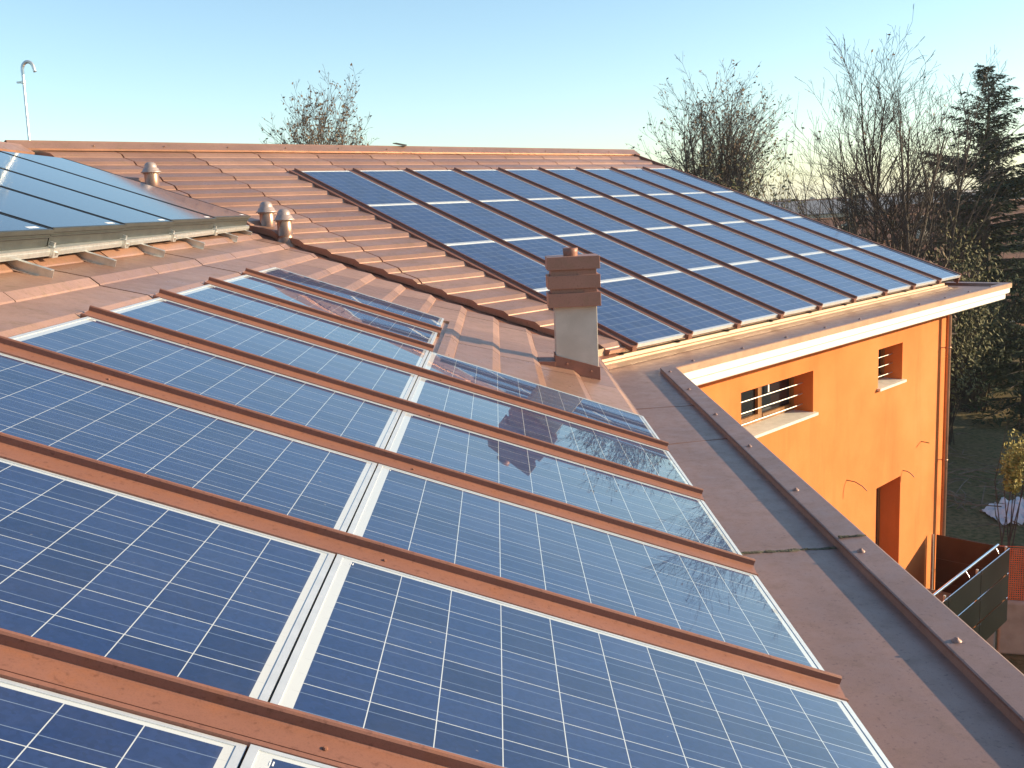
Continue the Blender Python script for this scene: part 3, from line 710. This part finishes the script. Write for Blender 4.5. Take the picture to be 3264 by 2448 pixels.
def conifer(name, label, base, height, rad_, seed, start=.08, dens=1.0, tilt=0, shape=.9, droop=.25, mat_='needle', crook=0.0):
    R = random.Random(seed); base = Vector(base); root = thing(name, label, 'tree', base, 'conifers')
    tk = MB(); nd_ = MB(); br = MB(); N_ = 14
    def axis(f): return base+Vector((crook*math.sin(f*5)*.3+(crook*max(0, f-.93)*-14), 0, height*f))
    tk.tube([axis(i/N_) for i in range(N_+1)], [max(.015, .022*height*(1-i/N_)**.9) for i in range(N_+1)], 8, 0, False)
    nb = int(height*7.5*dens)
    for i in range(nb):
        f = start+(1-start)*((i+R.random())/nb)**.85; a = R.uniform(0, 2*math.pi)
        ln = rad_*((1-f)**shape)*R.uniform(.45, 1.1)+.22
        el = .10+.55*f - droop*(1-f)
        p = axis(f); d = Vector((math.cos(a), math.sin(a), 0)); n = max(4, int(ln/.26)); pts = [p]
        for k in range(n):
            g = (k+1)/n; pts.append(p+d*(ln*g)+Vector((0, 0, ln*(el*g - droop*.8*g*g + .10*g**3))))
        br.tube(pts, [max(.006, .014*ln*(1-k/(n+1))) for k in range(n+1)], 3, 0, False)
        sd = Vector((-d.y, d.x, 0))
        for k in range(1, n+1):
            wdt = (.10+.42*ln*.5*math.sin(min(1, (k/n)*1.05)*math.pi*.78))*1.0
            for rep in range(int(15*dens)):
                off = R.uniform(-1, 1)*min(.85, wdt); c = pts[k]+sd*off+d*R.uniform(-.16, .16)+Vector((0, 0, -abs(off)*R.uniform(.1, .35)+R.uniform(-.05, .03)))
                sz = R.uniform(.12, .24)*(.55+.6*min(1, (1-f)*2.2)); ax = (d*.6+sd*(1 if off > 0 else -1)*.7+Vector((R.gauss(0, .25), R.gauss(0, .25), R.gauss(-.15, .25)))).normalized()
                b__ = (ax.cross(Vector((R.gauss(0, .4), R.gauss(0, .4), 1)))).normalized()*sz*.30
                nd_.face([c-b__, c+b__, c+ax*sz*1.7])
    tk.build('trunk', M['bark'], root, recalc=False); br.build('branches', M['bark'], root, recalc=False); nd_.build('crown', M[mat_], root, recalc=False)
    return root
def shrub(name, label, c, rx, ry, rz, seed, n=2600, m_='shrubleaf', leaf=.11, cat='shrub', group=None, twigs=90, zlo=.25):
    R = random.Random(seed); c = Vector(c); root = thing(name, label, cat, c, group); lf = MB(); tw = MB()
    lobes = [(Vector((R.uniform(-.6, .6)*rx, R.uniform(-.6, .6)*ry, R.uniform(zlo, .8)*rz)), R.uniform(.3, .55)) for _ in range(9)]
    for i in range(n):
        L0, r0 = R.choice(lobes); v_ = Vector((R.gauss(0, 1), R.gauss(0, 1), R.gauss(0, 1))).normalized()*(R.random()**.45)
        p = c+L0+Vector((v_.x*rx*r0, v_.y*ry*r0, v_.z*rz*r0*.9*(1-zlo+.25)))
        if p.z < c.z: continue
        a = Vector((R.gauss(0, 1), R.gauss(0, 1), R.gauss(0, 1))).normalized()*leaf*R.uniform(.5, 1.1); b__ = a.orthogonal().normalized()*leaf*.4
        lf.face([p-a, p+b__, p+a, p-b__])
    for i in range(twigs):
        L0, r0 = R.choice(lobes); e_ = c+L0*R.uniform(1.1, 1.5)+Vector((R.gauss(0, .2)*rx, R.gauss(0, .2)*ry, R.uniform(0, .3)*rz))
        s_ = c+Vector((R.gauss(0, .12)*rx, R.gauss(0, .12)*ry, 0)); mid = (s_+e_)/2+Vector((R.gauss(0, .1), R.gauss(0, .1), .15))*rz*.4
        tw.tube([s_, mid, e_], [.022, .014, .005], 3, 0, False)
    lf.build('foliage', M[m_], root, recalc=False); tw.build('stems', M['twig'], root, recalc=False); return root

# trees (pixel column and row of the photograph + distance give the place and the height)
def topz(px, py, dist): return at(px, py, dist).z
def tree_at(px, dist, toppy, **k):
    b_ = px2(px, dist, GZ); return b_, topz(px, toppy, dist)-GZ
b_, h = tree_at(1050, 46, 300); bare_tree('bare_tree', 'small rounded bare tree with few dry leaves behind the far roof ridge', b_, h, 1.35, 11, 9, .45, .20, tr=.13, twigd=1.3, wander=.05)
b_, h = tree_at(2290, 50, 300); bare_tree('bare_tree', 'round fan shaped bare tree with dry leaves right beside the ridge end', b_, h, 4.3, 23, 13, .42, .17, tr=.17, twigd=1.35, wander=.05)
b_, h = tree_at(2560, 44, 500); bare_tree('bare_tree', 'short thin bare tree between the fan shaped tree and the leaning one', b_, h, 2.0, 31, 6, .40, 0, tr=.10, twigd=.9)
b_, h = tree_at(2830, 40, 370); bare_tree('bare_tree', 'bare tree with long limbs leaning left, beside the small dark conifer', b_, h, 2.6, 42, 4, .30, .01, lean=Vector((-3.4, 0, 0)), tr=.14, twigd=.95)
b_, h = tree_at(2790, 38, 235); bare_tree('bare_tree', 'slender bare tree standing just left of the tallest bare tree', b_, h, 2.0, 57, 3, .40, .01, tr=.13, twigd=1.15)
b_, h = tree_at(2895, 37, 170); bare_tree('bare_tree', 'tallest bare tree with several upright stems, left of the big conifer', b_, h, 2.4, 64, 4, .42, .012, tr=.17, twigd=1.3)
b_, h = tree_at(3000, 41, 180); bare_tree('bare_tree', 'upright bare tree partly hidden by the big conifer', b_, h, 2.0, 73, 3, .40, .01, tr=.14, twigd=1.2)
b_, h = tree_at(3145, 52, 222); conifer('conifer_tree', 'tall dark drooping conifer with bent tip at the right edge', b_, h, 8.8, 3, .04, 1.6, shape=.95, crook=.30)
b_, h = tree_at(2715, 58, 560); conifer('conifer_tree', 'small dark conifer seen between the leaning bare trees', b_, h, 2.6, 9, .1, 1.0)
b_, h = tree_at(3330, 62, 560); conifer('conifer_tree', 'dark conifer cut by the right edge of the photo, behind the tall one', b_, h, 4.6, 29, .04, 1.2)
b_, h = tree_at(3290, 44, 900); conifer('conifer_tree', 'low dark conifer at the right edge beyond the lawn', b_, h, 3.0, 19, .04, 1.0)
for i, (px, dist, ty, rx, m_, lab) in enumerate(((2330, 46, 560, 2.4, 'shrubleaf', 'tall olive brown shrub under the fan shaped bare tree'), (2450, 44, 600, 2.2, 'shrubleaf', 'olive brown shrub at the foot of the short thin tree'), (2640, 46, 690, 2.6, 'leafdry', 'brown twiggy shrub behind the last solar panel column'),
        (2760, 40, 800, 2.4, 'leafdry', 'brown thicket shrub at the foot of the leaning bare tree'), (2890, 38, 850, 2.2, 'leafdry', 'dark brown thicket shrub under the tallest bare tree'), (3010, 40, 840, 2.4, 'shrubleaf', 'green brown shrub just left of the big conifer'), (3120, 46, 900, 3.0, 'needle', 'broad dark evergreen shrub beneath the big conifer'), (3060, 50, 1010, 2.6, 'needle', 'low dark evergreen shrub just beyond the wall corner'))):
    b_, h = tree_at(px, dist, ty); shrub('shrub', lab, b_, rx, rx, h, 100+i, 5200, m_, .12, group='shrubs beyond the building', twigs=160)

# ------------------------------------------------------------------ houses beyond the trees
def house(label, px, dist, w_, d_, eave, ridge, yaw, wallm='houserender', roofm='rooftile', chim=(), pos=None):
    c = px2(px, dist, GZ) if pos is None else Vector((*pos, GZ)); r = thing('house', label, 'house', c, 'houses beyond the trees'); r.rotation_euler = (0, 0, 0)
    cy, sy = math.cos(yaw), math.sin(yaw)
    def L(x, y, z): return Vector((c.x+x*cy-y*sy, c.y+x*sy+y*cy, GZ+z))
    m_ = MB(); m_.boxf(L, -w_/2, w_/2, -d_/2, d_/2, 0, eave)
    for s_ in (-1, 1): m_.face([L(s_*w_/2, -d_/2, eave), L(s_*w_/2, d_/2, eave), L(s_*w_/2, 0, ridge-.15)])
    m_.build('wall', M[wallm], r)
    o_ = .5; m_ = MB(); e2 = eave-.15
    for s_ in (-1, 1): m_.hexa([L(-w_/2-o_, s_*(d_/2+o_), e2), L(w_/2+o_, s_*(d_/2+o_), e2), L(w_/2+o_, 0, ridge), L(-w_/2-o_, 0, ridge), L(-w_/2-o_, s_*(d_/2+o_), e2+.14), L(w_/2+o_, s_*(d_/2+o_), e2+.14), L(w_/2+o_, 0, ridge+.14), L(-w_/2-o_, 0, ridge+.14)])
    rf = m_.build('roof', M[roofm], r)
    m_ = MB(); m_.tube([L(-w_/2-o_, 0, ridge+.16), L(w_/2+o_, 0, ridge+.16)], .13, 6); m_.build('ridge_tiles', M['rooftile'] if roofm != 'rooftile' else M['houserender'], rf)
    for (x, y, hh) in chim:
        m_ = MB(); m_.boxf(L, x-.35, x+.35, y-.35, y+.35, ridge-1.5, ridge+hh); m_.boxf(L, x-.5, x+.5, y-.5, y+.5, ridge+hh, ridge+hh+.18); m_.boxf(L, x-.25, x+.25, y-.25, y+.25, ridge+hh+.18, ridge+hh+.6); m_.build('chimney', M['housepale'], rf)
    n = max(2, int(w_/3))
    for i in range(n):
        for zz in (1.1, 4.0):
            if zz+1.3 > eave: continue
            x = -w_/2+(i+.5)*w_/n; q = MB(); q.boxf(L, x-.5, x+.5, -d_/2-.04, -d_/2+.02, zz, zz+1.3); wi = q.build('window', M['glassdark'], r)
            q = MB(); q.boxf(L, x-.62, x+.62, -d_/2-.12, -d_/2, zz-.1, zz-.002); q.build('sill', M['marble'], wi)
    return r
house('terracotta house with a ridge roof and two pale chimneys, nearest behind the bare trees', 2860, 72, 15, 10, 4.4, 6.6, .25, chim=((-5.2, -.6, .9), (2.4, .2, 1.3)))
house('brown roofed house with pale chimney left of the nearest terracotta house', 2640, 78, 12, 9, 4.6, 6.6, -.15, chim=((1.5, -.5, 1.2),))
house('long dark red roof behind the nearest terracotta house', 2850, 105, 30, 12, 5.2, 7.6, .08, roofm='rooftile')
house('wide red roofed house at the right edge of the photo', 3270, 80, 17, 10, 4.6, 6.9, .1)
house('long grey industrial shed roof far behind the trees', 2830, 165, 46, 22, 7.4, 9.2, .05, 'housepale', 'greyroof')
house('low pale flat shed far away left of the tallest tree', 2610, 190, 26, 16, 5.5, 6.4, 0, 'housepale', 'greyroof')
house('cream industrial building far behind the big conifer', 3060, 210, 40, 20, 8.6, 9.5, -.05, 'housepale', 'housepale')
house('purple brown long roof behind the big conifer at right', 3230, 120, 30, 14, 5.4, 8.4, .1)
# far wooded plain
R = random.Random(77); m_ = MB()
for i in range(1500):
    dist = R.uniform(260, 900); px = R.uniform(-600, 3900); c = px2(px, dist, GZ); hh = R.uniform(3, 8.0); rr = R.uniform(3, 9)
    for j in range(5):
        a = R.uniform(0, 6.28); p0 = c+Vector((math.cos(a)*rr*.5, math.sin(a)*rr*.5, 0)); n = 6
        top = [p0+Vector((rr*.6*math.cos(6.28*k/n)*R.uniform(.7, 1.1), rr*.6*math.sin(6.28*k/n)*R.uniform(.7, 1.1), hh*R.uniform(.45, .8))) for k in range(n)]
        bot = [Vector((v_.x, v_.y, GZ)) for v_ in top]; ap = p0+Vector((0, 0, hh*R.uniform(.8, 1.1)))
        m_.strip([bot, top], 0, True)
        for k in range(n): m_.face([top[k], top[(k+1) % n], ap])
o = m_.build('distant_woods', M['twig'], recalc=False); tag(o, 'distant low line of woods and hedges along the horizon', 'woods'); o['kind'] = 'stuff'

# ------------------------------------------------------------------ yard at lower right
# orange safety net and concrete barrier
def hz_pt(px, py, z): return atz(px, py, z)
fb0 = atz(3130, 2075, GZ); fb1 = atz(3620, 2110, GZ); fdist = -(Rm.transposed() @ (atz(3240, 2083, GZ)-CAM)).z; fd = (fb1-fb0).normalized()
def FB(a, b_, z): return fb0+fd*a+Vector((fd.y, -fd.x, 0))*b_*-1+Vector((0, 0, z))
fl = (fb1-fb0).length
br_ = thing('concrete_barrier', 'beige concrete barrier wall with narrow slots below the orange net', 'barrier', fb0)
HB = at(3240, 1905, fdist).z-GZ
for i in range(5):
    q = MB(); a0 = -1.6+i*1.9; q.boxf(FB, a0, a0+1.86, -.1, .1, 0, HB); q.build('concrete_block', M['concrete'], br_, bevel=.05)
nt_ = MB(); HN = at(3240, 1735, fdist).z-GZ-HB
for i in range(0, 190):
    a = -1.6+i*.045; nt_.boxf(FB, a, a+.016, .12, .123, HB-.02, HB+HN)
for j in range(0, 26):
    z = HB-.02+j*.05; nt_.boxf(FB, -1.6, 6.9, .1235, .126, z, z+.017)
o = nt_.build('safety_net', M['net'], loc=fb0); tag(o, 'orange plastic mesh safety net standing above the concrete barrier', 'safety net')
for i in range(4):
    q = MB(); q.tube([FB(-1.5+i*2.4, .16, 0), FB(-1.5+i*2.4, .16, HB+HN+.1)], .02, 6); q.build('net_post', M['steel'], o)
# heap of cut branches, white sheet, yellow shrub
R = random.Random(9); hp = MB(); hc = atz(3090, 1560, GZ)
for i in range(150):
    p = hc+Vector((R.gauss(0, 2.4), R.gauss(0, 3.0), abs(R.gauss(0, .28)))); a = R.uniform(0, math.pi); l = R.uniform(.5, 1.9); d = Vector((math.cos(a), math.sin(a), R.uniform(-.15, .3)))
    hp.tube([p-d*l/2, p+Vector((R.gauss(0, .1), R.gauss(0, .1), .08)), p+d*l/2+Vector((R.gauss(0, .15), 0, 0))], [.03*R.uniform(.5, 1.2), .022, .007], 4, 0, False)
for v_ in hp.v: pass
hp.v = [(x, y, max(z, GZ+.01)) for x, y, z in hp.v]
tag(hp.build('branch_heap', M['debris'], loc=hc, recalc=False), 'heap of cut grey branches lying on the dark lawn', 'branch heap')['kind'] = 'stuff'
wc = atz(3235, 1650, GZ); q = MB(); n = 26; rows = []
for i in range(n):
    rows.append([wc+Vector((-.75+1.9*i/(n-1), -.75+1.6*j/(n-1), .06+.36*max(0, 1-((i/(n-1)-.55)**2+(j/(n-1)-.5)**2)*3.6)+(.34*noise.noise(Vector((i*.35, j*.35, 2)))+.2*abs(noise.noise(Vector((i*.8, j*.8, 7)))))*(1 if 0 < i < n-1 else .3))) for j in range(n)])
q.strip(rows); tag(q.build('plastic_sheet', M['sheetwhite'], loc=wc, smooth=True), 'crumpled white plastic sheet lying on the lawn', 'plastic sheet')
yb = px2(3265, 27, GZ); yb_h = topz(3265, 1440, 27)-GZ
shrub('leafy_bush', 'yellow green leafy bush at the right edge above the white sheet', yb, .85, .85, yb_h*1.05, 500, 1500, 'yellowleaf', .085, 'bush', twigs=7, zlo=.68)
# outside the right edge: tree shadowing the wall, house and conifers added for lawn shade
b_ = Vector((27, 9.5, GZ)); bare_tree('bare_tree', 'bare tree outside the right edge whose shadow falls on the orange wall', b_, 9.6, 3.0, 91, 6, .35, .02, tr=.16)
house('tall house added outside the right edge to shade the yard', 3270, 80, 50, 12, 10.2, 13.2, math.pi/2, pos=(58, 9))  # unseen house, added for the shade it throws on the yard
for i, (x, y, hh, r_) in enumerate(((60, 53, 14, 4.0), (62, 60, 13, 4.4), (66, 68, 14, 4.0), (20, 62, 8, 3.0))):  # unseen conifers, added as shade casters for the lawn
    conifer('conifer_tree', 'dark conifer added outside the right edge to shade the lawn, %s of its row' % ORD[i], (x, y, GZ), hh, r_, 300+i, .03, .8)

# ------------------------------------------------------------------ light winter haze
q = MB(); q.boxf(XYZ, -1600, 1600, -1600, 1600, GZ-1, 12)
hz = q.build('haze', M['dark']); hz['kind'] = 'stuff'; tag(hz, 'thin pale winter haze over the plain', 'haze')
hm = bpy.data.materials.new('haze_air'); hm.use_nodes = True; t = hm.node_tree; t.nodes.clear()
vo = t.nodes.new('ShaderNodeVolumePrincipled'); vo.inputs['Color'].default_value = (.86, .93, 1, 1); vo.inputs['Density'].default_value = .00028; vo.inputs['Anisotropy'].default_value = .2
t.links.new(vo.outputs[0], t.nodes.new('ShaderNodeOutputMaterial').inputs['Volume'])
hz.data.materials.clear(); hz.data.materials.append(hm)
